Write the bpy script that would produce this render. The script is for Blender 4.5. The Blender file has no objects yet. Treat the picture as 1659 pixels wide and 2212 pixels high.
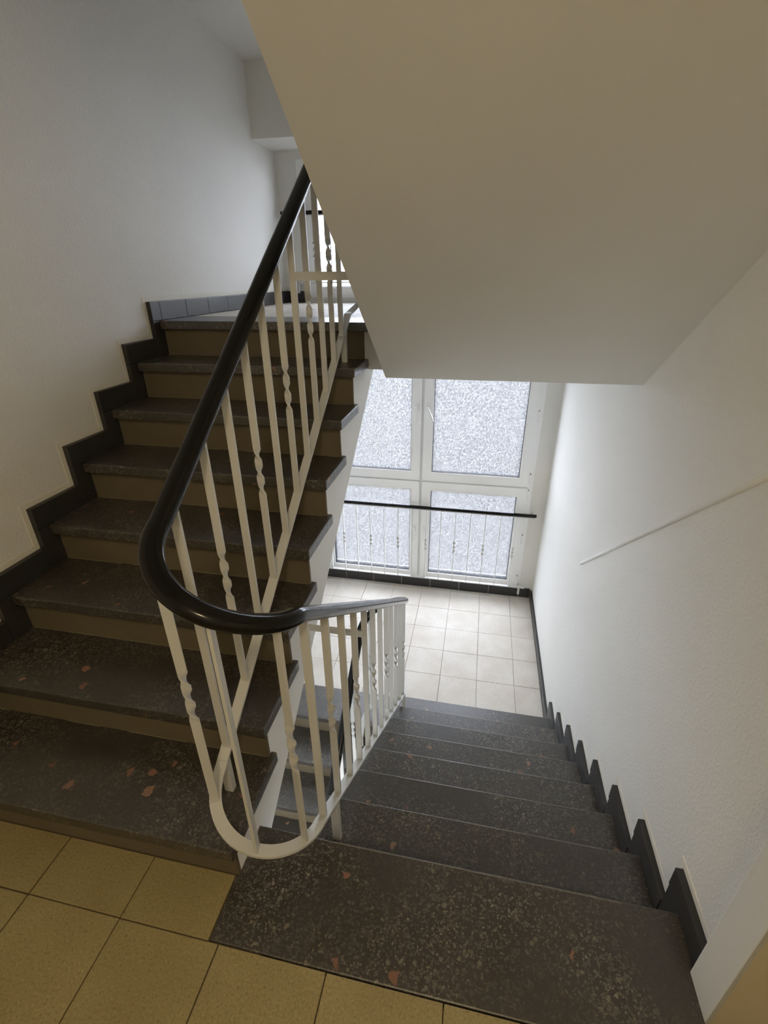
import bpy, bmesh, math, random
from mathutils import Vector, Matrix

random.seed(4)
SC = bpy.context.scene
COL = SC.collection

# ------------------------------------------------------------------ camera
CAM = Vector((0.9047, -0.8502, 1.603))
YAW, PITCH, ROLL, FPX = 0.201, -0.458, -0.009, 1035.76
fw = Vector((-math.sin(YAW) * math.cos(PITCH), math.cos(YAW) * math.cos(PITCH), math.sin(PITCH)))
rt = Vector((math.cos(YAW), math.sin(YAW), 0))
up = rt.cross(fw)
r2 = math.cos(ROLL) * rt + math.sin(ROLL) * up
u2 = -math.sin(ROLL) * rt + math.cos(ROLL) * up
cd = bpy.data.cameras.new('camera')
cam = bpy.data.objects.new('camera', cd)
COL.objects.link(cam)
cam.matrix_world = Matrix(((r2.x, u2.x, -fw.x, CAM.x), (r2.y, u2.y, -fw.y, CAM.y),
                           (r2.z, u2.z, -fw.z, CAM.z), (0, 0, 0, 1)))
cd.sensor_fit = 'HORIZONTAL'
cd.sensor_width = 36.0
cd.lens = FPX / 1659.0 * 36.0
cd.clip_start = 0.02
SC.camera = cam

# ------------------------------------------------------------------ sky, exposure
SKY = 12.5
w = bpy.data.worlds.new('overcast_sky')
SC.world = w
w.use_nodes = True
bg = w.node_tree.nodes['Background']
bg.inputs[0].default_value = (0.89, 0.935, 1.0, 1)
bg.inputs[1].default_value = SKY
SC.view_settings.view_transform = 'Standard'
SC.view_settings.look = 'None'
SC.view_settings.gamma = 1.0
SC.view_settings.use_curve_mapping = False
SC.view_settings.exposure = 0.0
SC.cycles.use_denoising = True
SC.cycles.max_bounces = 12
SC.cycles.diffuse_bounces = 6
SC.cycles.transparent_max_bounces = 16
LAMP_COLOR, LAMP_POWER = (1.0, 0.80, 0.50), 98.0

# ------------------------------------------------------------------ materials
MATS = {}


def mat(name, color, rough=0.6, spec=0.5, metallic=0.0):
    m = bpy.data.materials.new(name)
    m.use_nodes = True
    b = m.node_tree.nodes['Principled BSDF']
    b.inputs['Base Color'].default_value = (*color, 1)
    b.inputs['Roughness'].default_value = rough
    b.inputs['Specular IOR Level'].default_value = spec
    b.inputs['Metallic'].default_value = metallic
    MATS[name] = m
    return m, m.node_tree, b


def N(nt, kind, **kw):
    n = nt.nodes.new(kind)
    for k, v in kw.items():
        if k in n.inputs.keys() if hasattr(n.inputs, 'keys') else False:
            n.inputs[k].default_value = v
        else:
            setattr(n, k, v)
    return n


def ramp(nt, src, stops):
    r = nt.nodes.new('ShaderNodeValToRGB')
    cr = r.color_ramp
    while len(cr.elements) < len(stops):
        cr.elements.new(0.5)
    for e, (p, c) in zip(cr.elements, stops):
        e.position = p
        e.color = (*c, 1) if len(c) == 3 else c
    nt.links.new(src, r.inputs[0])
    return r.outputs[0]


def mixc(nt, fac, a, b, mode='MIX'):
    m = nt.nodes.new('ShaderNodeMix')
    m.data_type = 'RGBA'
    m.blend_type = mode
    for sock, v in ((m.inputs[0], fac), (m.inputs[6], a), (m.inputs[7], b)):
        if isinstance(v, (int, float)):
            sock.default_value = v
        elif isinstance(v, tuple):
            sock.default_value = (*v, 1)
        else:
            nt.links.new(v, sock)
    return m.outputs[2]


def pos(nt):
    g = nt.nodes.new('ShaderNodeNewGeometry')
    return g.outputs['Position']


def noise(nt, vec, scale, detail=2.0, rough=0.5):
    n = nt.nodes.new('ShaderNodeTexNoise')
    n.inputs['Scale'].default_value = scale
    n.inputs['Detail'].default_value = detail
    n.inputs['Roughness'].default_value = rough
    nt.links.new(vec, n.inputs['Vector'])
    return n.outputs['Fac']


def bump(nt, b, h, strength, dist):
    bn = nt.nodes.new('ShaderNodeBump')
    bn.inputs['Strength'].default_value = strength
    bn.inputs['Distance'].default_value = dist
    nt.links.new(h, bn.inputs['Height'])
    nt.links.new(bn.outputs[0], b.inputs['Normal'])


def wall_mat(name, color, chips):
    m, nt, b = mat(name, color, 0.75, 0.25)
    p = pos(nt)
    n1 = noise(nt, p, 95, 3, 0.6)
    h = ramp(nt, n1, [(0.50, (0, 0, 0)), (0.66, (1, 1, 1))]) if chips else n1
    bump(nt, b, h, 0.42 if chips else 0.12, 0.0022 if chips else 0.002)
    v = noise(nt, p, 1.7, 2)
    c = mixc(nt, v, tuple(x * 0.96 for x in color), tuple(min(1, x * 1.03) for x in color))
    nt.links.new(c, b.inputs['Base Color'])
    return m


wall_mat('woodchip_wallpaper', (0.80, 0.79, 0.755), True)
wall_mat('smooth_plaster', (0.76, 0.75, 0.71), False)
wall_mat('stringer_paint', (0.86, 0.86, 0.84), False)
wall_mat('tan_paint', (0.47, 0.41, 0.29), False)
mat('plaster_band', (0.78, 0.755, 0.68), 0.7, 0.2)
mat('worn_edge', (0.20, 0.185, 0.165), 0.5, 0.4)
mat('mortar_line', (0.22, 0.19, 0.13), 0.8, 0.2)


def terrazzo(name, base, base2, chipcols, rough):
    m, nt, b = mat(name, base, rough, 1.0)
    p = pos(nt)
    nz = nt.nodes.new('ShaderNodeTexNoise')
    nz.inputs['Scale'].default_value = 75
    nt.links.new(p, nz.inputs['Vector'])

    def warped(amount):
        off = nt.nodes.new('ShaderNodeVectorMath')
        off.operation = 'SCALE'
        off.inputs['Scale'].default_value = amount
        nt.links.new(nz.outputs['Color'], off.inputs[0])
        ad = nt.nodes.new('ShaderNodeVectorMath')
        nt.links.new(p, ad.inputs[0])
        nt.links.new(off.outputs[0], ad.inputs[1])
        return ad.outputs[0]
    worn = ramp(nt, noise(nt, p, 3.2, 3, 0.6), [(0.36, (0.12, 0.12, 0.12)), (0.60, (1, 1, 1))])
    col = mixc(nt, noise(nt, p, 7, 4, 0.65), base, base2)
    # chips: small, medium, rare large
    for scale, lo, hi, keep, cols in ((170, 0.06, 0.14, 0.52, chipcols), (90, 0.09, 0.15, 0.80, chipcols),
                                      (38, 0.06, 0.10, 0.988, [(0.24, 0.115, 0.07), (0.16, 0.07, 0.05), (0.27, 0.16, 0.10)])):
        v = nt.nodes.new('ShaderNodeTexVoronoi')
        v.inputs['Scale'].default_value = scale
        wv = warped(0.012 if keep > 0.9 else 0.003)
        nt.links.new(wv, v.inputs['Vector'])
        ve = nt.nodes.new('ShaderNodeTexVoronoi')
        ve.feature = 'DISTANCE_TO_EDGE'
        ve.inputs['Scale'].default_value = scale
        nt.links.new(wv, ve.inputs['Vector'])
        d = ramp(nt, ve.outputs['Distance'], [(lo, (0, 0, 0)), (hi, (1, 1, 1))])
        sp = nt.nodes.new('ShaderNodeSeparateColor')
        nt.links.new(v.outputs['Color'], sp.inputs[0])
        k = nt.nodes.new('ShaderNodeMath')
        k.operation = 'GREATER_THAN'
        k.inputs[1].default_value = keep
        nt.links.new(sp.outputs[0], k.inputs[0])
        f = nt.nodes.new('ShaderNodeMath')
        f.operation = 'MULTIPLY'
        nt.links.new(d, f.inputs[0])
        nt.links.new(k.outputs[0], f.inputs[1])
        f2 = nt.nodes.new('ShaderNodeMath')
        f2.operation = 'MULTIPLY'
        nt.links.new(f.outputs[0], f2.inputs[0])
        if keep > 0.9:
            f2.inputs[1].default_value = 1.0
        else:
            nt.links.new(worn, f2.inputs[1])
        n = len(cols)
        cc = ramp(nt, sp.outputs[1], [(i / max(1, n - 1), c) for i, c in enumerate(cols)])
        col = mixc(nt, f2.outputs[0], col, cc)
    nt.links.new(col, b.inputs['Base Color'])
    rr = nt.nodes.new('ShaderNodeMapRange')
    rr.inputs['To Min'].default_value = rough - 0.06
    rr.inputs['To Max'].default_value = rough + 0.12
    nt.links.new(noise(nt, p, 26, 3, 0.6), rr.inputs[0])
    nt.links.new(rr.outputs[0], b.inputs['Roughness'])
    bump(nt, b, noise(nt, p, 130, 3), 0.25, 0.0012)
    return m


CH = [(0.05, 0.044, 0.038), (0.125, 0.112, 0.093), (0.072, 0.068, 0.062), (0.21, 0.185, 0.145), (0.06, 0.06, 0.052)]
terrazzo('terrazzo', (0.024, 0.020, 0.0165), (0.046, 0.039, 0.032), CH, 0.33)

m, nt, b = mat('riser_concrete', (0.15, 0.11, 0.07), 0.7, 0.3)
c = mixc(nt, noise(nt, pos(nt), 5, 4, 0.6), (0.165, 0.135, 0.088), (0.115, 0.094, 0.06))
nt.links.new(c, b.inputs['Base Color'])
bump(nt, b, noise(nt, pos(nt), 60, 3), 0.15, 0.002)


def tile_mat(name, ca, cb):
    m, nt, b = mat(name, ca, 0.5, 0.45)
    p = pos(nt)
    oi = nt.nodes.new('ShaderNodeObjectInfo')
    base = mixc(nt, oi.outputs['Random'], ca, cb)
    sp = ramp(nt, noise(nt, p, 150, 3, 0.8), [(0.30, (0.50, 0.46, 0.40)), (0.46, (0.95, 0.95, 0.95)), (0.58, (1.0, 1.0, 1.0)), (0.70, (1.45, 1.42, 1.35))])
    c1 = mixc(nt, 0.9, base, sp, 'MULTIPLY')
    st = ramp(nt, noise(nt, p, 4, 4, 0.6), [(0.35, (0.84, 0.80, 0.75)), (0.62, (1, 1, 1))])
    c2 = mixc(nt, 0.7, c1, st, 'MULTIPLY')
    nt.links.new(c2, b.inputs['Base Color'])
    bump(nt, b, noise(nt, p, 150, 3), 0.2, 0.001)


tile_mat('landing_tile', (0.35, 0.29, 0.143), (0.305, 0.25, 0.118))
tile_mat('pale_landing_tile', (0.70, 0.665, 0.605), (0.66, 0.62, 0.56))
mat('tile_grout', (0.12, 0.095, 0.065), 0.9, 0.1)
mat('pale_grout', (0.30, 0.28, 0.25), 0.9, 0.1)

m, nt, b = mat('skirting_slate', (0.025, 0.024, 0.025), 0.38, 0.5)
c = mixc(nt, noise(nt, pos(nt), 9, 5, 0.65), (0.016, 0.016, 0.017), (0.05, 0.047, 0.045))
nt.links.new(c, b.inputs['Base Color'])
bump(nt, b, noise(nt, pos(nt), 40, 3), 0.15, 0.001)

m, nt, b = mat('white_enamel', (0.575, 0.58, 0.56), 0.35, 0.5)
bump(nt, b, noise(nt, pos(nt), 120, 2), 0.06, 0.001)
m, nt, b = mat('black_handrail', (0.007, 0.0068, 0.0065), 0.15, 0.24)
bump(nt, b, noise(nt, pos(nt), 30, 3), 0.03, 0.001)
mat('window_plastic', (0.90, 0.905, 0.90), 0.35, 0.5)
mat('window_groove', (0.74, 0.75, 0.76), 0.5, 0.3)
mat('gasket_black', (0.02, 0.02, 0.022), 0.6, 0.3)
mat('handle_white', (0.88, 0.88, 0.87), 0.25, 0.5)
mat('metal_grey', (0.25, 0.25, 0.25), 0.35, 0.5, 1.0)
mat('lamp_fitting', (0.75, 0.75, 0.73), 0.4, 0.5)
mat('outside_ground', (0.062, 0.060, 0.057), 0.9, 0.1)

# frosted glass
m = bpy.data.materials.new('frosted_glass')
m.use_nodes = True
nt = m.node_tree
nt.nodes.clear()
p = pos(nt)
sep = nt.nodes.new('ShaderNodeVectorMath')
sep.operation = 'MULTIPLY'
sep.inputs[1].default_value = (1.0, 1.0, 0.75)
nt.links.new(p, sep.inputs[0])
vz = nt.nodes.new('ShaderNodeTexVoronoi')
vz.inputs['Scale'].default_value = 150
nt.links.new(sep.outputs[0], vz.inputs['Vector'])
mx = nt.nodes.new('ShaderNodeMath')
mx.operation = 'MULTIPLY_ADD'
mx.inputs[1].default_value = 0.55
nt.links.new(vz.outputs['Distance'], mx.inputs[0])
nt.links.new(noise(nt, sep.outputs[0], 70, 2, 0.6), mx.inputs[2])
a = mx.outputs[0]
tint = ramp(nt, a, [(0.52, (1, 1, 1)), (0.64, (0.88, 0.89, 0.91)), (0.80, (0.76, 0.77, 0.80)), (0.96, (0.58, 0.59, 0.63))])
tr = nt.nodes.new('ShaderNodeBsdfTransparent')
nt.links.new(tint, tr.inputs[0])
tl = nt.nodes.new('ShaderNodeBsdfTranslucent')
tl.inputs[0].default_value = (0.95, 0.97, 1, 1)
bn = nt.nodes.new('ShaderNodeBump')
bn.inputs['Strength'].default_value = 0.6
bn.inputs['Distance'].default_value = 0.004
nt.links.new(a, bn.inputs['Height'])
gl = nt.nodes.new('ShaderNodeBsdfGlossy')
gl.inputs['Roughness'].default_value = 0.12
nt.links.new(bn.outputs[0], gl.inputs['Normal'])
m1 = nt.nodes.new('ShaderNodeMixShader')
m1.inputs[0].default_value = 0.03
nt.links.new(tr.outputs[0], m1.inputs[1])
nt.links.new(tl.outputs[0], m1.inputs[2])
m2 = nt.nodes.new('ShaderNodeMixShader')
m2.inputs[0].default_value = 0.06
nt.links.new(m1.outputs[0], m2.inputs[1])
nt.links.new(gl.outputs[0], m2.inputs[2])
out = nt.nodes.new('ShaderNodeOutputMaterial')
nt.links.new(m2.outputs[0], out.inputs[0])
MATS['frosted_glass'] = m

m = bpy.data.materials.new('lamp_glow')
m.use_nodes = True
nt = m.node_tree
nt.nodes.clear()
em = nt.nodes.new('ShaderNodeEmission')
em.inputs[0].default_value = (*LAMP_COLOR, 1)
em.inputs[1].default_value = LAMP_POWER
out = nt.nodes.new('ShaderNodeOutputMaterial')
nt.links.new(em.outputs[0], out.inputs[0])
MATS['lamp_glow'] = m


# ------------------------------------------------------------------ helpers
class MB:
    def __init__(self):
        self.v, self.f = [], []

    def quadbox(self, pts):
        i = len(self.v)
        self.v += [tuple(q) for q in pts]
        self.f += [[i + k for k in f] for f in ((3, 2, 1, 0), (4, 5, 6, 7), (0, 1, 5, 4), (1, 2, 6, 5), (2, 3, 7, 6), (3, 0, 4, 7))]
        return self

    def box(self, x0, x1, y0, y1, z0, z1):
        return self.quadbox([(x0, y0, z0), (x1, y0, z0), (x1, y1, z0), (x0, y1, z0),
                             (x0, y0, z1), (x1, y0, z1), (x1, y1, z1), (x0, y1, z1)])

    def prism_x(self, poly, x0, x1):
        """polygon of (y, z) extruded along x"""
        i, n = len(self.v), len(poly)
        self.v += [(x0, y, z) for y, z in poly] + [(x1, y, z) for y, z in poly]
        self.f.append([i + k for k in range(n)][::-1])
        self.f.append([i + n + k for k in range(n)])
        for k in range(n):
            j = (k + 1) % n
            self.f.append([i + k, i + j, i + n + j, i + n + k])
        return self

    def sweep(self, path, prof, closed_caps=True):
        """prof: list of (side, up) offsets; side is horizontal, path list of Vector"""
        i0, n = len(self.v), len(prof)
        P = [Vector(q) for q in path]
        for k, q in enumerate(P):
            t = (P[min(k + 1, len(P) - 1)] - P[max(k - 1, 0)]).normalized()
            s = t.cross(Vector((0, 0, 1)))
            s = s.normalized() if s.length > 1e-5 else Vector((1, 0, 0))
            u = s.cross(t).normalized()
            for a_, b_ in prof:
                self.v.append(tuple(q + s * a_ + u * b_))
        for k in range(len(P) - 1):
            for j in range(n):
                j2 = (j + 1) % n
                a_ = i0 + k * n
                self.f.append([a_ + j, a_ + j2, a_ + n + j2, a_ + n + j])
        self.f.append([i0 + j for j in range(n)][::-1])
        self.f.append([i0 + (len(P) - 1) * n + j for j in range(n)])
        return self

    def lathe(self, c, prof, n=24):
        """prof (r, z) about the vertical axis through c"""
        i0 = len(self.v)
        for r, z in prof:
            for k in range(n):
                a_ = 2 * math.pi * k / n
                self.v.append((c[0] + r * math.cos(a_), c[1] + r * math.sin(a_), c[2] + z))
        for k in range(len(prof) - 1):
            for j in range(n):
                j2 = (j + 1) % n
                self.f.append([i0 + k * n + j, i0 + k * n + j2, i0 + (k + 1) * n + j2, i0 + (k + 1) * n + j])
        return self

    def mesh(self, name, bevel=0.0, smooth=False):
        me = bpy.data.meshes.new(name)
        me.from_pydata(self.v, [], self.f)
        bm = bmesh.new()
        bm.from_mesh(me)
        bmesh.ops.recalc_face_normals(bm, faces=bm.faces)
        if bevel:
            bmesh.ops.bevel(bm, geom=[e for e in bm.edges if e.calc_face_angle(0) > 0.5], offset=bevel,
                            segments=2, affect='EDGES', profile=0.6)
        bm.to_mesh(me)
        bm.free()
        if smooth:
            for p_ in me.polygons:
                p_.use_smooth = True
        return me

    def build(self, name, material, parent=None, bevel=0.0, smooth=False):
        return link(name, self.mesh(name, bevel, smooth), material, parent)


def link(name, me, material, parent=None):
    o = bpy.data.objects.new(name, me)
    if material and not me.materials:
        me.materials.append(MATS[material])
    COL.objects.link(o)
    o.parent = parent
    return o


def tag(o, label, cat, group=None, kind=None):
    o['label'] = label
    o['category'] = cat
    if group:
        o['group'] = group
    if kind:
        o['kind'] = kind
    return o


def empty(name, loc=(0, 0, 0)):
    o = bpy.data.objects.new(name, None)
    o.empty_display_size = 0.1
    COL.objects.link(o)
    return o


# ------------------------------------------------------------------ main measures (metres)
H, T, OV, NH = 0.175, 0.2479, 0.0355, 0.0425      # riser, going, nosing overhang, tread thickness
XL, XA, XST = -0.785, 0.330, 0.310                 # up flight: left end, right end, stringer face
XB, XR = 0.451, 1.561                              # down flight: left and right end
WL, WR = -0.81, 1.58                               # wall faces
YU1 = -0.1643                                      # first nosing of the up flight
YW = 3.44                                          # window wall face
ZUP, ZLO = 8 * H, -8 * H
CEIL = 2.885
SOFZ, SOFY, XS3 = 1.174, 1.40, 0.46


def nosu(k):
    return YU1 + (k - 1) * T - (0.018 if k == 1 else 0)


# ------------------------------------------------------------------ room shell
o = MB().box(WL - 0.15, WL, -2.4, 3.75, -2.9, 3.0).build('wall_left', 'woodchip_wallpaper')
tag(o, 'white textured wall beside the upward stair flight', 'wall', kind='structure')
o = MB().box(WR, WR + 0.15, -0.13, 3.75, -2.9, 3.0).build('wall_right', 'woodchip_wallpaper')
tag(o, 'white textured wall beside the downward stair flight', 'wall', kind='structure')
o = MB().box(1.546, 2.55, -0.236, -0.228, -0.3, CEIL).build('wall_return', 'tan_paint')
tag(o, 'tan painted wall face at the bottom right edge of the picture', 'wall', kind='structure')
o = MB().box(1.545, 2.55, -0.228, -0.131, 0.0003, CEIL).build('wall_pier', 'smooth_plaster', bevel=0.003)
tag(o, 'narrow white wall corner where the right stair skirting ends', 'wall', kind='structure')
o = MB().box(2.4, 2.55, -2.4, -0.231, -0.3, CEIL).build('wall_side', 'smooth_plaster')
tag(o, 'plain wall of the landing beyond the right wall corner', 'wall', kind='structure')
o = MB().box(WL, 2.55, -2.55, -2.4, -2.9, 3.0).build('wall_back', 'smooth_plaster')
tag(o, 'plain wall behind the tiled landing', 'wall', kind='structure')

WX0, WX1 = -0.64, 1.445
LZ0, LZ1 = -1.30, 1.10
UZ0, UZ1 = 1.44, 2.41
m_ = MB()
m_.box(WL, WX0, YW, YW + 0.2, -2.9, 3.0)
m_.box(WX1, WR, YW, YW + 0.2, -2.9, 3.0)
m_.box(WX0, WX1, YW, YW + 0.2, -2.9, LZ0)
m_.box(WX0, WX1, YW, YW + 0.2, LZ1, UZ0)
m_.box(WX0, WX1, YW, YW + 0.2, UZ1, 3.0)
o = m_.build('wall_front', 'smooth_plaster')
tag(o, 'white wall around the tall frosted stairwell windows', 'wall', kind='structure')

m_ = MB()
m_.box(WL, 2.55, -2.4, YW, CEIL, CEIL + 0.12)
o = m_.build('ceiling', 'smooth_plaster')
tag(o, 'white ceiling above the left stair flight', 'ceiling', kind='structure')
o = MB().box(WL, WR, 3.045, YW, 2.465, CEIL).build('trim_1', 'smooth_plaster')
tag(o, 'white boxed beam over the upper window at the ceiling', 'beam', kind='structure')
# painted ridge running down the right wall
sl = (1.172 - 0.028) / (0.351 - 1.803)
prof = [(0.006 * math.cos(a_), 0.010 * math.sin(a_)) for a_ in [i * math.pi / 5 for i in range(10)]]
o = MB().sweep([(WR - 0.001, y, 0.028 + sl * (y - 1.803)) for y in (1.803, 1.2, 0.6, -0.12)], prof).build('trim_2', 'smooth_plaster', smooth=True)
tag(o, 'thin white painted ridge running diagonally down the right wall', 'trim', kind='structure')

o = MB().box(-30, 30, 3.8, 60, -7.2, -7.0).build('ground', 'outside_ground')
tag(o, 'pale ground outside seen blurred through the frosted windows', 'ground', kind='structure')


# ------------------------------------------------------------------ tiled landings
def tile_grid(parent, material, region, x0, y0, size, z, joint=0.0035, thick=0.012, lift=0.0004):
    """region: list of (xa, xb, ya, yb) rectangles tiled on one grid"""
    cache = {}
    for (xa, xb, ya, yb) in region:
        i0, i1 = math.floor((xa - x0) / size), math.ceil((xb - x0) / size)
        j0, j1 = math.floor((ya - y0) / size), math.ceil((yb - y0) / size)
        for j in range(j0, j1):
            for i in range(i0, i1):
                ax, bx = max(xa, x0 + i * size), min(xb, x0 + (i + 1) * size)
                ay, by = max(ya, y0 + j * size), min(yb, y0 + (j + 1) * size)
                sx, sy = bx - ax - joint, by - ay - joint
                if sx < 0.02 or sy < 0.02:
                    continue
                key = (round(sx, 4), round(sy, 4))
                if key not in cache:
                    cache[key] = MB().box(-sx / 2, sx / 2, -sy / 2, sy / 2, -thick, 0).mesh('tile', bevel=0.0012)
                t = link('tile', cache[key], material, parent)
                t.location = ((ax + bx) / 2 + random.uniform(-.0006, .0006), (ay + by) / 2 + random.uniform(-.0006, .0006),
                              z + random.uniform(-lift, lift))
                t.rotation_euler.z = random.uniform(-0.002, 0.002)


def slab(parent, x0, x1, y0, y1, z, th=NH, name='terrazzo_slab'):
    return MB().box(x0, x1, y0, y1, z - th, z).build(name, 'terrazzo', parent, bevel=0.004)


TS, XT0, YT0 = 0.3007, 0.0313, -0.3107
SLAB_X = 0.302
m_ = MB()
m_.box(WL, SLAB_X + 0.15, -2.4, -0.115, -0.25, -0.006)
m_.box(SLAB_X + 0.15, 1.545, -2.4, -0.318, -0.25, -0.006)
m_.box(1.545, 2.4, -2.4, -0.232, -0.25, -0.006)
m_.box(SLAB_X + 0.01, WR, -0.318, -0.05, -0.25, -0.0435)
o = m_.build('floor', 'tile_grout')
tag(o, 'beige stone-tiled stair landing in the foreground', 'floor', kind='structure')
tile_grid(o, 'landing_tile', [(WL + 0.02, SLAB_X - 0.001, -0.3107, -0.148), (WL + 0.02, 2.4, -2.4, -0.3107)], XT0, YT0, TS, 0.0)
sl0 = slab(o, SLAB_X, XR, -0.3085, 0.0, 0.0)

# lower landing
m_ = MB().box(WL, WR, 1.61, YW, -1.6, ZLO - 0.006)
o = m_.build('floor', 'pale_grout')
tag(o, 'pale square-tiled half landing below in front of the window', 'floor', kind='structure')
XJ, YJ = 1.356, 2.1739
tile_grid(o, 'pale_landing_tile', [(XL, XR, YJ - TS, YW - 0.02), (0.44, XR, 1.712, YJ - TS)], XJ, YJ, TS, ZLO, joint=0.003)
slab(o, XL, 0.4385, nosu(8), 1.870, ZLO)

# upper landing
m_ = MB().box(WL, WR, 1.61, YW, SOFZ, ZUP - 0.0435)
o = m_.build('floor', 'smooth_plaster')
tag(o, 'upper half landing at the head of the left stair flight', 'floor', kind='structure')
slab(o, XL, 0.455, nosu(8), 1.885, ZUP)
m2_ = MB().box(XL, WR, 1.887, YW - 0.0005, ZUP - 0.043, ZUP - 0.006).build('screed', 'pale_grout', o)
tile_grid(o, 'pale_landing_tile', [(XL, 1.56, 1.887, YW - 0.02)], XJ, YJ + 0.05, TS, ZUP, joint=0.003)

o = MB().box(WL, WR, -2.4, YW, -2.9, -2.8).build('floor', 'tile_grout')
tag(o, 'floor of the storey below the stairwell', 'floor', kind='structure')


# ------------------------------------------------------------------ stair flights
def ragged(x0, x1, y, z, wy, hz, name, material, parent, fill):
    """broken thin line along x: short pieces with small gaps, one mesh"""
    m_ = MB()
    x = x0
    while x < x1:
        l_ = random.uniform(0.03, 0.14)
        if random.random() < fill:
            e = random.uniform(-0.0005, 0.0005)
            m_.box(x, min(x + l_, x1), y + e, y + e + wy * random.uniform(0.6, 1.0), z, z + hz)
        x += l_
    o_ = m_.build(name, material, parent)
    o_['kind'] = 'stuff'
    return o_


ragged(SLAB_X + 0.15, XR - 0.15, -0.0062, -0.0004, 0.0030, 0.0007, 'worn_nosing', 'worn_edge', sl0.parent, 0.93)


def up_flight(dz, label, xr=XST, first_y=None):
    root = empty('stair_flight')
    tag(root, label, 'stairs')
    pol = [(nosu(1) + OV - 0.005, -0.25 + dz), (nosu(1) + OV - 0.005, 0.0 + dz)]
    pol = []
    y1 = nosu(1) + OV + 0.006
    pol.append((y1, -0.25 + dz))
    for k in range(1, 9):
        yk = nosu(k) + OV + 0.006
        pol.append((yk, k * H - NH + dz))
        if k < 8:
            pol.append((nosu(k + 1) + OV + 0.006, k * H - NH + dz))
    pol.append((1.60, 8 * H - NH + dz))
    pol.append((1.86, 8 * H - NH + dz - 0.001))
    pol.append((1.86, 0.7165 * 1.86 - 0.1605 + dz))
    pol.append((y1, 0.7165 * y1 - 0.1605 + dz))
    pol = [q for i, q in enumerate(pol) if i == 0 or q != pol[i - 1]]
    MB().prism_x(pol[1:], XL - 0.01, xr).build('stair_slab', 'stringer_paint', root)
    for k in range(1, 9):
        yk = nosu(k) + OV
        MB().box(XL - 0.0004, xr + 0.001, yk, yk + 0.012, (k - 1) * H + dz, k * H - NH + dz).build('riser', 'riser_concrete', root)
        if k < 8:
            td = MB().box(XL, XA, nosu(k), nosu(k + 1) + OV + 0.0225, k * H - NH + dz, k * H + dz).build('tread', 'terrazzo', root, bevel=0.005)
            ragged(XL + 0.01, xr - 0.01, nosu(k + 1) + OV - 0.0022, k * H + dz, 0.0022, 0.0022, 'mortar_joint', 'mortar_line', td, 0.75)
    return root


up_flight(0.0, 'dark terrazzo stair flight climbing up from the foreground landing on the left')
up_flight(-16 * H, 'lower terrazzo stair flight seen through the railing gap, leading down from the pale landing')

root = empty('stair_flight')
tag(root, 'dark terrazzo stair flight descending to the pale landing on the right', 'stairs')
pol = [(-0.049, -0.0435)]
for j in range(0, 8):
    yr = j * T - OV - 0.012
    pol.append((yr, -(j + 1) * H - NH))
    if j < 7:
        pol.append(((j + 1) * T - OV - 0.012, -(j + 1) * H - NH))
pol[-1] = (7 * T - OV - 0.012, -8 * H - 0.02)
pol += [(7 * T - OV - 0.012, -8 * H - 0.19), (1.50, -8 * H - 0.19), (-0.049, -0.5)]
MB().prism_x(pol, XB + 0.02, XR + 0.004).build('stair_slab', 'stringer_paint', root)
for j in range(0, 8):
    yr = j * T - OV
    MB().box(XB + 0.02, XR - 0.004, yr - 0.012, yr, -(j + 1) * H, -j * H - NH).build('riser', 'riser_concrete', root)
    if j:
        td = MB().box(XB, XR, (j - 1) * T - OV - 0.0225, j * T, -j * H - NH, -j * H).build('tread', 'terrazzo', root, bevel=0.005)
        ragged(XB + 0.01, XR - 0.12, j * T - 0.0062, -j * H - 0.0004, 0.0030, 0.0007, 'worn_nosing', 'worn_edge', td, 0.93)

# flight overhead: only its smooth underside and edge show
root = empty('stair_flight')
tag(root, 'white plastered underside of the stair flight sloping overhead', 'stairs')
m_ = MB()
yt = SOFY - (CEIL - SOFZ) / 0.69
yt2 = SOFY - (CEIL - SOFZ) / 0.665
m_.quadbox([(XS3, yt, CEIL), (WR, yt2, CEIL), (WR, SOFY, SOFZ), (XS3, SOFY, SOFZ),
            (XS3, yt + 0.45, CEIL), (WR, yt2 + 0.45, CEIL), (WR, SOFY + 0.3, SOFZ + 0.10), (XS3, SOFY + 0.3, SOFZ + 0.10)])
m_.box(XS3, WR, SOFY + 0.0002, 1.61, SOFZ, SOFZ + 0.10)
m_.build('stair_slab', 'smooth_plaster', root)
for k in range(1, 10):
    y0 = 1.61 - (k - 1) * T
    z0 = ZUP + (k - 1) * H
    if z0 + H > CEIL - 0.02:
        break
    MB().box(XS3, WR, y0 - T - 0.05, y0 - OV, z0 - 0.10, z0 + H - NH).build('stair_core', 'stringer_paint', root)
    MB().box(XS3 - 0.02, XR, y0 - T - 0.05, y0, z0 + H - NH, z0 + H).build('tread', 'terrazzo', root, bevel=0.004)

# ------------------------------------------------------------------ stepped skirting
SK, DR = 0.08, 0.077
base = empty('baseboard_right')
tag(base, 'dark stone skirting stepping down the right wall beside the stairs', 'skirting', kind='structure')


def plate(x0, x1, y0, y1, z0, z1, parent, name='skirting_tile'):
    g = 0.0008
    return MB().box(x0, x1, y0 + g, y1 - g, z0 + g, z1 - g).build(name, 'skirting_slate', parent, bevel=0.002)


for j in range(0, 8):
    ya = (-0.128 if j == 0 else (j - 1) * T + DR)
    plate(XR - 0.004, WR, ya, j * T + DR, -j * H, -j * H + SK, base)
    plate(XR - 0.001, WR, j * T - OV + 0.001, j * T + DR, -(j + 1) * H, -j * H, base)
y = 7 * T + DR
while y < YW - 0.02:
    plate(XR, WR, y, min(y + 0.30, YW - 0.0005), ZLO, ZLO + SK, base)
    y += 0.30
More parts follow.
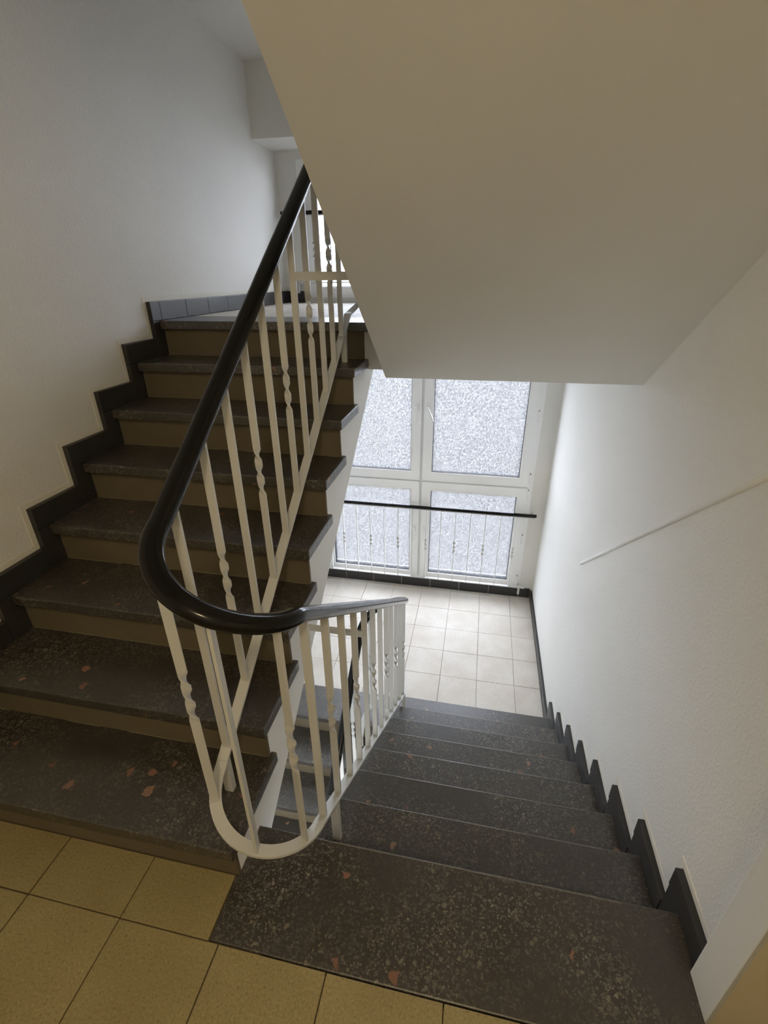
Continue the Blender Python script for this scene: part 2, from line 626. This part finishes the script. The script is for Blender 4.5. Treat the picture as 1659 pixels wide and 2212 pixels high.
# thin smooth plaster border above the right skirting
SKL, DL = 0.093, 0.05
basel = empty('baseboard_left')
tag(basel, 'dark stone skirting stepping up the left wall beside the stairs', 'skirting', kind='structure')
for k in range(1, 9):
    yb = (nosu(k + 1) - DL) if k < 8 else 1.60
    plate(WL, XL - 0.0005, nosu(k) - DL, yb, k * H, k * H + SKL, basel)
    plate(WL, XL - 0.0005, nosu(k) - DL, nosu(k) + OV - 0.001, (k - 1) * H, k * H, basel)
y = 1.60
for i in range(8):
    y2 = min(y + 0.245, YW - 0.0005)
    if y2 > y + 0.02:
        plate(WL, XL - 0.0005, y, y2, ZUP, ZUP + SKL, basel)
    y = y2
# border strips of smooth plaster following both skirtings
bw = 0.022
bd = MB()
for k in range(2, 9):
    yb = (nosu(k + 1) - DL - bw) if k < 8 else YW
    bd.box(WL - 0.002, WL + 0.0025, nosu(k) - DL, yb, k * H + SKL, k * H + SKL + bw)
    bd.box(WL - 0.002, WL + 0.0025, nosu(k) - DL - bw, nosu(k) - DL, (k - 1) * H + SKL, k * H + SKL + bw)
bd.build('plaster_border', 'plaster_band', basel)
bd = MB()
for j in range(0, 8):
    ya = (-0.128 if j == 0 else (j - 1) * T + DR + bw)
    bd.box(WR - 0.0025, WR + 0.002, ya, j * T + DR, -j * H + SK, -j * H + SK + bw)
    bd.box(WR - 0.0025, WR + 0.002, j * T + DR, j * T + DR + bw, -(j + 1) * H + SK, -j * H + SK + bw)
bd.build('plaster_border', 'plaster_band', base)

basef = empty('baseboard_front')
tag(basef, 'row of dark skirting tiles under the lower window', 'skirting', kind='structure')
xs = [-0.786, -0.70, -0.398, -0.087, 0.22, 0.529, 0.835, 1.141, 1.447, 1.559]
for a_, b_ in zip(xs[:-1], xs[1:]):
    MB().box(a_ + 0.0025, b_ - 0.0025, YW - 0.02, YW, ZLO + 0.001, ZLO + 0.10).build('skirting_tile', 'skirting_slate', basef, bevel=0.002)
MB().box(-0.786, 1.559, YW - 0.012, YW - 0.0002, ZLO, ZLO + 0.098).build('skirting_joint', 'plaster_band', basef)
for a_, b_ in ((-0.786, -0.645), (1.45, 1.559)):
    MB().box(a_, b_, YW - 0.02, YW, ZUP + 0.001, ZUP + 0.09).build('skirting_tile', 'skirting_slate', basef, bevel=0.002)


# ------------------------------------------------------------------ windows
def sash(win, x0, x1, z0, z1, gx0, gx1, gz0, gz1, handle=None, hinges=(), tilt=0.0, hx=None):
    """sash frame with a glass pane between gx/gz, face at YW-0.016"""
    f0, f1 = YW - 0.016, YW + 0.05
    s = MB()
    s.box(x0, gx0, f0, f1, z0, z1)
    s.box(gx1, x1, f0, f1, z0, z1)
    s.box(gx0, gx1, f0, f1, z0, gz0)
    s.box(gx0, gx1, f0, f1, gz1, z1)
    so = s.build('sash', 'window_plastic', win)
    g = 0.004
    q = MB()
    q.box(gx0, gx0 + g, f0 + 0.004, f1, gz0, gz1)
    q.box(gx1 - g, gx1, f0 + 0.004, f1, gz0, gz1)
    q.box(gx0 + g, gx1 - g, f0 + 0.004, f1, gz0, gz0 + g)
    q.box(gx0 + g, gx1 - g, f0 + 0.004, f1, gz1 - g, gz1)
    q.build('gasket', 'gasket_black', so)
    b_ = MB()
    bw_ = 0.012
    b_.box(gx0 - bw_, gx0, f0 - 0.005, f0, gz0 - bw_, gz1 + bw_)
    b_.box(gx1, gx1 + bw_, f0 - 0.005, f0, gz0 - bw_, gz1 + bw_)
    b_.box(gx0, gx1, f0 - 0.005, f0, gz0 - bw_, gz0)
    b_.box(gx0, gx1, f0 - 0.005, f0, gz1, gz1 + bw_)
    b_.build('glazing_bead', 'window_plastic', so, bevel=0.002)
    MB().box(gx0 + g, gx1 - g, YW + 0.018, YW + 0.022, gz0 + g, gz1 - g).build('pane', 'frosted_glass', so)
    if handle is not None:
        hm = MB()
        hm.box(hx - 0.016, hx + 0.016, f0 - 0.012, f0, handle - 0.035, handle + 0.035)
        hm.box(hx - 0.009, hx + 0.009, f0 - 0.045, f0 - 0.010, handle - 0.010, handle + 0.010)
        c_, s_ = math.cos(tilt), math.sin(tilt)
        pts = []
        for yy in (f0 - 0.058, f0 - 0.042):
            pts += [(yy, q2) for q2 in ((-0.010, 0.014), (0.010, 0.014), (0.008, -0.125), (-0.008, -0.125))]
        V = [(hx + a2 * c_ - b2 * s_, yy, handle + a2 * s_ + b2 * c_) for yy, (a2, b2) in pts]
        hm.quadbox(V)
        hm.build('handle', 'handle_white', so, bevel=0.003)
    return so


def hinge(win, x, z, h_=0.09):
    q = MB()
    q.box(x - 0.008, x + 0.010, YW - 0.030, YW - 0.014, z - h_ / 2, z + h_ / 2)
    q.box(x - 0.004, x + 0.006, YW - 0.033, YW - 0.016, z - h_ / 2 - 0.012, z - h_ / 2)
    q.build('hinge', 'window_plastic', win, bevel=0.003)
    MB().box(x - 0.003, x + 0.003, YW - 0.0325, YW - 0.014, z + h_ / 2, z + h_ / 2 + 0.010).build('hinge_pin', 'metal_grey', win)


def outer_frame(win, z0, z1, mull, transom):
    fr = MB()
    y0, y1 = YW - 0.004, YW + 0.07
    fr.box(WX0, WX0 + 0.05, y0, y1, z0, z1)
    fr.box(WX1 - 0.05, WX1, y0, y1, z0, z1)
    fr.box(WX0 + 0.05, WX1 - 0.05, y0, y1, z0, z0 + 0.03)
    fr.box(WX0 + 0.05, WX1 - 0.05, y0, y1, z1 - 0.05, z1)
    fr.build('frame', 'window_plastic', win)
    mm = MB().box(mull - 0.012, mull + 0.012, y0 + 0.002, y1, z0 + 0.03, z1 - 0.05)
    if transom is not None:
        mm.box(WX0 + 0.05, WX1 - 0.05, y0 + 0.006, y1 - 0.002, transom - 0.010, transom + 0.010)
    mm.build('mullion', 'window_groove', win)


XM = 0.400
GL0, GL1 = -0.510, 0.300
GR0, GR1 = 0.4995, 1.311
win = empty('window_1')
tag(win, 'tall white-framed frosted four-pane window on the lower landing', 'window', kind='structure')
outer_frame(win, LZ0, LZ1, XM, -0.18)
SX0, SX1 = WX0 + 0.03, WX1 - 0.045
for (gx0, gx1, x0, x1, hx, tl_) in ((GL0, GL1, SX0, XM - 0.012, 0.348, 0.0), (GR0, GR1, XM + 0.012, SX1, 0.452, 0.42)):
    sash(win, x0, x1, -0.172, LZ1 - 0.03, gx0, gx1, -0.0823, LZ1 - 0.11, 0.535, (), tl_, hx)
    sash(win, x0, x1, LZ0 + 0.02, -0.188, gx0, gx1, -1.2125, -0.2765, -0.70, (), 0.0, hx)
for z in (0.93, 0.50, -0.085):
    hinge(win, 1.408, z, 0.085)
for z in (-0.245, -0.72, -1.19):
    hinge(win, 1.408, z, 0.085)

win2 = empty('window_2')
tag(win2, 'low white-framed frosted window on the upper landing behind the railing', 'window', kind='structure')
outer_frame(win2, UZ0, UZ1, XM, None)
sash(win2, SX0, XM - 0.012, UZ0 + 0.02, UZ1 - 0.03, GL0, GL1, 1.520, UZ1 - 0.10)
sash(win2, XM + 0.012, SX1, UZ0 + 0.02, UZ1 - 0.03, GR0, GR1, 1.520, UZ1 - 0.10)
hinge(win2, -0.60, 2.25, 0.08)
hinge(win2, -0.60, 1.55, 0.08)


# ------------------------------------------------------------------ flat-bar balusters
BW, BT = 0.0225, 0.008


def bar_mesh(z0, z1, twist=None, wdt=BW, th=BT, turns=-1.5):
    """vertical flat bar, wide along local x; twist=(za, zb)"""
    zs = [z0]
    if twist:
        n = 42
        zs += [twist[0] + (twist[1] - twist[0]) * i / n for i in range(n + 1)]
    zs.append(z1)
    m_ = MB()
    C4 = ((-wdt / 2, -th / 2), (wdt / 2, -th / 2), (wdt / 2, th / 2), (-wdt / 2, th / 2))

    def pt(c4, z):
        f = min(1, max(0, (z - twist[0]) / (twist[1] - twist[0]))) if twist else 0
        c_, s_ = math.cos(2 * math.pi * turns * f), math.sin(2 * math.pi * turns * f)
        return (c4[0] * c_ - c4[1] * s_, c4[0] * s_ + c4[1] * c_, z)

    for j in range(4):
        i0 = len(m_.v)
        for z in zs:
            m_.v += [pt(C4[j], z), pt(C4[(j + 1) % 4], z)]
        for k in range(len(zs) - 1):
            a_ = i0 + 2 * k
            m_.f.append([a_, a_ + 1, a_ + 3, a_ + 2])
    for z, order in ((zs[0], (3, 2, 1, 0)), (zs[-1], (0, 1, 2, 3))):
        i0 = len(m_.v)
        m_.v += [pt(C4[q], z) for q in order]
        m_.f.append([i0, i0 + 1, i0 + 2, i0 + 3])
    me = bpy.data.meshes.new('baluster')
    me.from_pydata(m_.v, [], m_.f)
    for p_ in me.polygons:
        p_.use_smooth = bool(twist)
    return me


# ------------------------------------------------------------------ main stair railing
XU, XD = 0.238, 0.5326
YA, YB = -0.031, 1.585
RC, RR = (XU + XD) / 2, (XD - XU) / 2
HANDU, HANDD = (1.1447, 0.7051), (0.8893, -0.7077)
LOWU, LOWD = (0.3218, 0.703), (0.1146, -0.7287)
DZ = 16 * H


def uturn(yc, sign, za, zb, ma, mb, from_x, hm, n=36):
    """half circle about (RC, yc); sign -1 towards the camera, +1 towards the window"""
    L = math.pi * RR
    pts = []
    s0 = -1 if from_x < RC else 1
    for i in range(1, n):
        a_ = i / n
        th = math.pi * a_
        hz = ((2 * a_ ** 3 - 3 * a_ ** 2 + 1) * za + (a_ ** 3 - 2 * a_ ** 2 + a_) * ma * L * hm
              + (-2 * a_ ** 3 + 3 * a_ ** 2) * zb + (a_ ** 3 - a_ ** 2) * mb * L * hm)
        pts.append(Vector((RC + s0 * RR * math.cos(th), yc + sign * RR * math.sin(th), hz)))
    return pts


def rail_path(U, D, top_end, hm):
    zu = lambda y, d=0: U[0] + U[1] * y + d
    zd = lambda y, d=0: D[0] + D[1] * y + d
    P = []
    nseg = 14
    # lower flight (climbing to the lower landing)
    for i in range(nseg + 1):
        y = 0.0 + (YB - 0.0) * i / nseg
        P.append(Vector((XU, y, zu(y, -DZ))))
    P += uturn(YB, 1, zu(YB, -DZ), zd(YB), U[1], -D[1], XU, hm)
    for i in range(nseg + 1):
        y = YB + (YA - YB) * i / nseg
        P.append(Vector((XD, y, zd(y))))
    P += uturn(YA, -1, zd(YA), zu(YA), -D[1], U[1], XD, 0.6)
    for i in range(nseg + 1):
        y = YA + (YB - YA) * i / nseg
        P.append(Vector((XU, y, zu(y))))
    P += uturn(YB, 1, zu(YB), zd(YB, DZ), U[1], -D[1], XU, hm)
    for y in (YB, YB - 0.2, YB - 0.4, top_end):
        P.append(Vector((XD, y, zd(y, DZ))))
    return P


rail = empty('stair_railing')
tag(rail, 'white twisted-bar stair railing with a black plastic handrail curving around the stairwell', 'railing')
hp = []
for i in range(20):
    a_ = 2 * math.pi * i / 20
    c_, s_ = math.cos(a_), math.sin(a_)
    hp.append((0.0255 * math.copysign(abs(c_) ** 0.8, c_), 0.019 * math.copysign(abs(s_) ** 0.85, s_)))
hpath = rail_path(HANDU, HANDD, 0.9, 1.0)
MB().sweep(hpath, hp).build('handrail', 'black_handrail', rail, smooth=True)['label'] = 'black plastic handrail'
fp = [(-0.0165, -0.0045), (0.0165, -0.0045), (0.0165, 0.0045), (-0.0165, 0.0045)]
# flat steel strip directly under the handrail
MB().sweep([q - Vector((0, 0, 0.0185)) for q in hpath], [(a_ * 0.62, b_ * 0.7) for a_, b_ in fp]).build('flat_strip', 'white_enamel', rail)
lpath = rail_path(LOWU, LOWD, 0.9, 0.15)
MB().sweep(lpath, fp).build('lower_rail', 'white_enamel', rail)

# polyline lookup: z of both rails at a plan position
bar_plan = []


def add_plan(x, y, ang, zl, zh, tw):
    bar_plan.append((x, y, ang, zl, zh, tw))


def line_bar(x, y, d, up_, tw):
    U, L = (HANDU, LOWU) if up_ else (HANDD, LOWD)
    add_plan(x, y, 0.0, L[0] + L[1] * y + d, U[0] + U[1] * y + d, tw)


def u_bar(yc, sign, frm, a_, d0, d1, first_up, tw):
    def hz(U, D, hm):
        A, B = (U, D) if first_up else (D, U)
        za = A[0] + A[1] * yc + d0
        zb = B[0] + B[1] * yc + d1
        ma = A[1] if first_up else -A[1]
        mb = -B[1] if first_up else B[1]
        L = math.pi * RR
        return ((2 * a_ ** 3 - 3 * a_ ** 2 + 1) * za + (a_ ** 3 - 2 * a_ ** 2 + a_) * ma * L * hm
                + (-2 * a_ ** 3 + 3 * a_ ** 2) * zb + (a_ ** 3 - a_ ** 2) * mb * L * hm)
    s0 = -1 if first_up else 1
    th = math.pi * a_
    x, y = RC + s0 * RR * math.cos(th), yc + sign * RR * math.sin(th)
    ang = math.atan2(y - yc, x - RC)
    add_plan(x, y, ang, hz(LOWU, LOWD, 0.6 if sign < 0 else 0.15), hz(HANDU, HANDD, 0.6 if sign < 0 else 1.0), tw)


SB = 0.1425
for k in range(1, 12):
    line_bar(XU, 0.033 + SB * (k - 1) - (0.015 if k == 1 else 0), 0, True, k % 2 == 0)
for k in range(0, 12):
    line_bar(XD, 0.002 + SB * k, 0, False, k % 2 == 1)
ARC = math.pi * RR
# near turn: from the down side (a=0) to the up side (a=1)
for a_, tw in ((0.16, True), (0.445, False), (0.83, True)):
    u_bar(YA, -1, XD, a_, 0, 0, False, tw)
for k in range(1, 12):
    y = 0.033 + SB * (k - 1)
    if y > 0.25:
        line_bar(XU, y, -DZ, True, k % 2 == 0)
for d_ in (0, -DZ):
    for i, tw in ((1, True), (2, False), (3, True)):
        u_bar(YB, 1, XU, (i * 0.14 - 0.03) / ARC, d_, d_ + DZ, True, tw)
for (x, y, ang, zl, zh, tw) in bar_plan:
    z0, z1 = zl + 0.002, zh - 0.020
    mid = (zl + zh) / 2
    me = bar_mesh(z0, z1, (mid - 0.085, mid + 0.085) if tw else None)
    o = link('baluster', me, 'white_enamel', rail)
    o.location = (x, y, 0)
    o.rotation_euler.z = ang


def post(x, y, z0, z1, wx=0.028, wy=0.022):
    MB().box(x - wx / 2, x + wx / 2, y - wy / 2, y + wy / 2, z0, z1).build('post', 'white_enamel', rail, bevel=0.002)


def zlow(y, up_, d=0):
    L = LOWU if up_ else LOWD
    return L[0] + L[1] * y + d


post(XU, -0.005, H, zlow(-0.005, True))
post(XU, 1.497, 7 * H, zlow(1.497, True))
post(XD, 0.105, -H, zlow(0.105, False))
post(XD, 1.604, -7 * H, zlow(1.604, False))
post(XU, 1.497, -9 * H, zlow(1.497, True, -DZ))
# short horizontal ties to the neighbouring flight
MB().box(XU, XS3 + 0.004, 0.880, 0.888, 1.590, 1.617).build('tie_bar', 'white_enamel', rail)
MB().box(XST - 0.004, XD, 0.556, 0.564, 0.345, 0.372).build('tie_bar', 'white_enamel', rail)


# ------------------------------------------------------------------ window guard rails
def guard(label, x0, x1, zt, zb, first, n, yq, tw0, hx0, hx1):
    g = empty('window_guard_rail')
    tag(g, label, 'railing')
    pr = [(0.019 * math.cos(2 * math.pi * i / 16), 0.0145 * math.sin(2 * math.pi * i / 16)) for i in range(16)]
    MB().sweep([(hx0, yq, zt), (hx0 + 0.01, yq, zt), (hx1 - 0.01, yq, zt), (hx1, yq, zt)], pr).build('handrail', 'black_handrail', g, smooth=False)['label'] = 'black plastic handrail'
    MB().box(hx0 + 0.01, hx1 - 0.01, yq - 0.014, yq + 0.014, zt - 0.022, zt - 0.0145).build('flat_strip', 'white_enamel', g)
    MB().box(x0, x1, yq - 0.015, yq + 0.015, zb - 0.008, zb).build('lower_rail', 'white_enamel', g)
    sm = bar_mesh(zb - 0.001, zt - 0.015, None, 0.025, 0.006)
    mid = (zb + zt) / 2 - 0.01
    tm = bar_mesh(zb - 0.001, zt - 0.015, (mid - 0.07, mid + 0.07), 0.025, 0.006)
    for i in range(n):
        o = link('baluster', tm if (i + tw0) % 2 == 0 else sm, 'white_enamel', g)
        o.location = (first + 0.1425 * i, yq, 0)
        o.rotation_euler.z = math.pi / 2
    for xx in (hx0 + 0.035, hx1 - 0.035):
        MB().box(xx - 0.012, xx + 0.012, yq, YW, zt - 0.012, zt + 0.006).build('wall_bracket', 'white_enamel', g, bevel=0.003)
    for xx in (x0 + 0.05, x1 - 0.055):
        q = MB()
        q.box(xx - 0.012, xx + 0.012, yq - 0.012, YW, zb - 0.016, zb - 0.007)
        q.box(xx - 0.010, xx + 0.010, yq - 0.012, yq + 0.004, zb - 0.085, zb - 0.010)
        q.build('foot_bracket', 'white_enamel', g, bevel=0.003)


guard('white twisted-bar guard rail with black handrail across the lower window', -0.72, 1.49, -0.436, -1.245, -0.666, 15, 3.37, 0, -0.735, 1.505)
guard('white guard rail with black handrail across the low upper window', -0.72, 1.49, 2.053, 1.560, -0.511, 14, 3.37, 0, -0.768, 1.505)

# ------------------------------------------------------------------ landing lamp (behind the camera)
lamp = empty('ceiling_lamp')
tag(lamp, 'round opal ceiling lamp above the foreground landing', 'lamp')
LP = (1.0, -1.70, CEIL)
MB().lathe(LP, [(0.001, -0.001), (0.15, -0.001), (0.15, -0.03), (0.001, -0.03)], 32).build('base', 'lamp_fitting', lamp)
MB().lathe(LP, [(0.14, -0.031), (0.135, -0.06), (0.115, -0.085), (0.07, -0.105), (0.001, -0.112)], 32).build('glass_shade', 'lamp_glow', lamp, smooth=True)
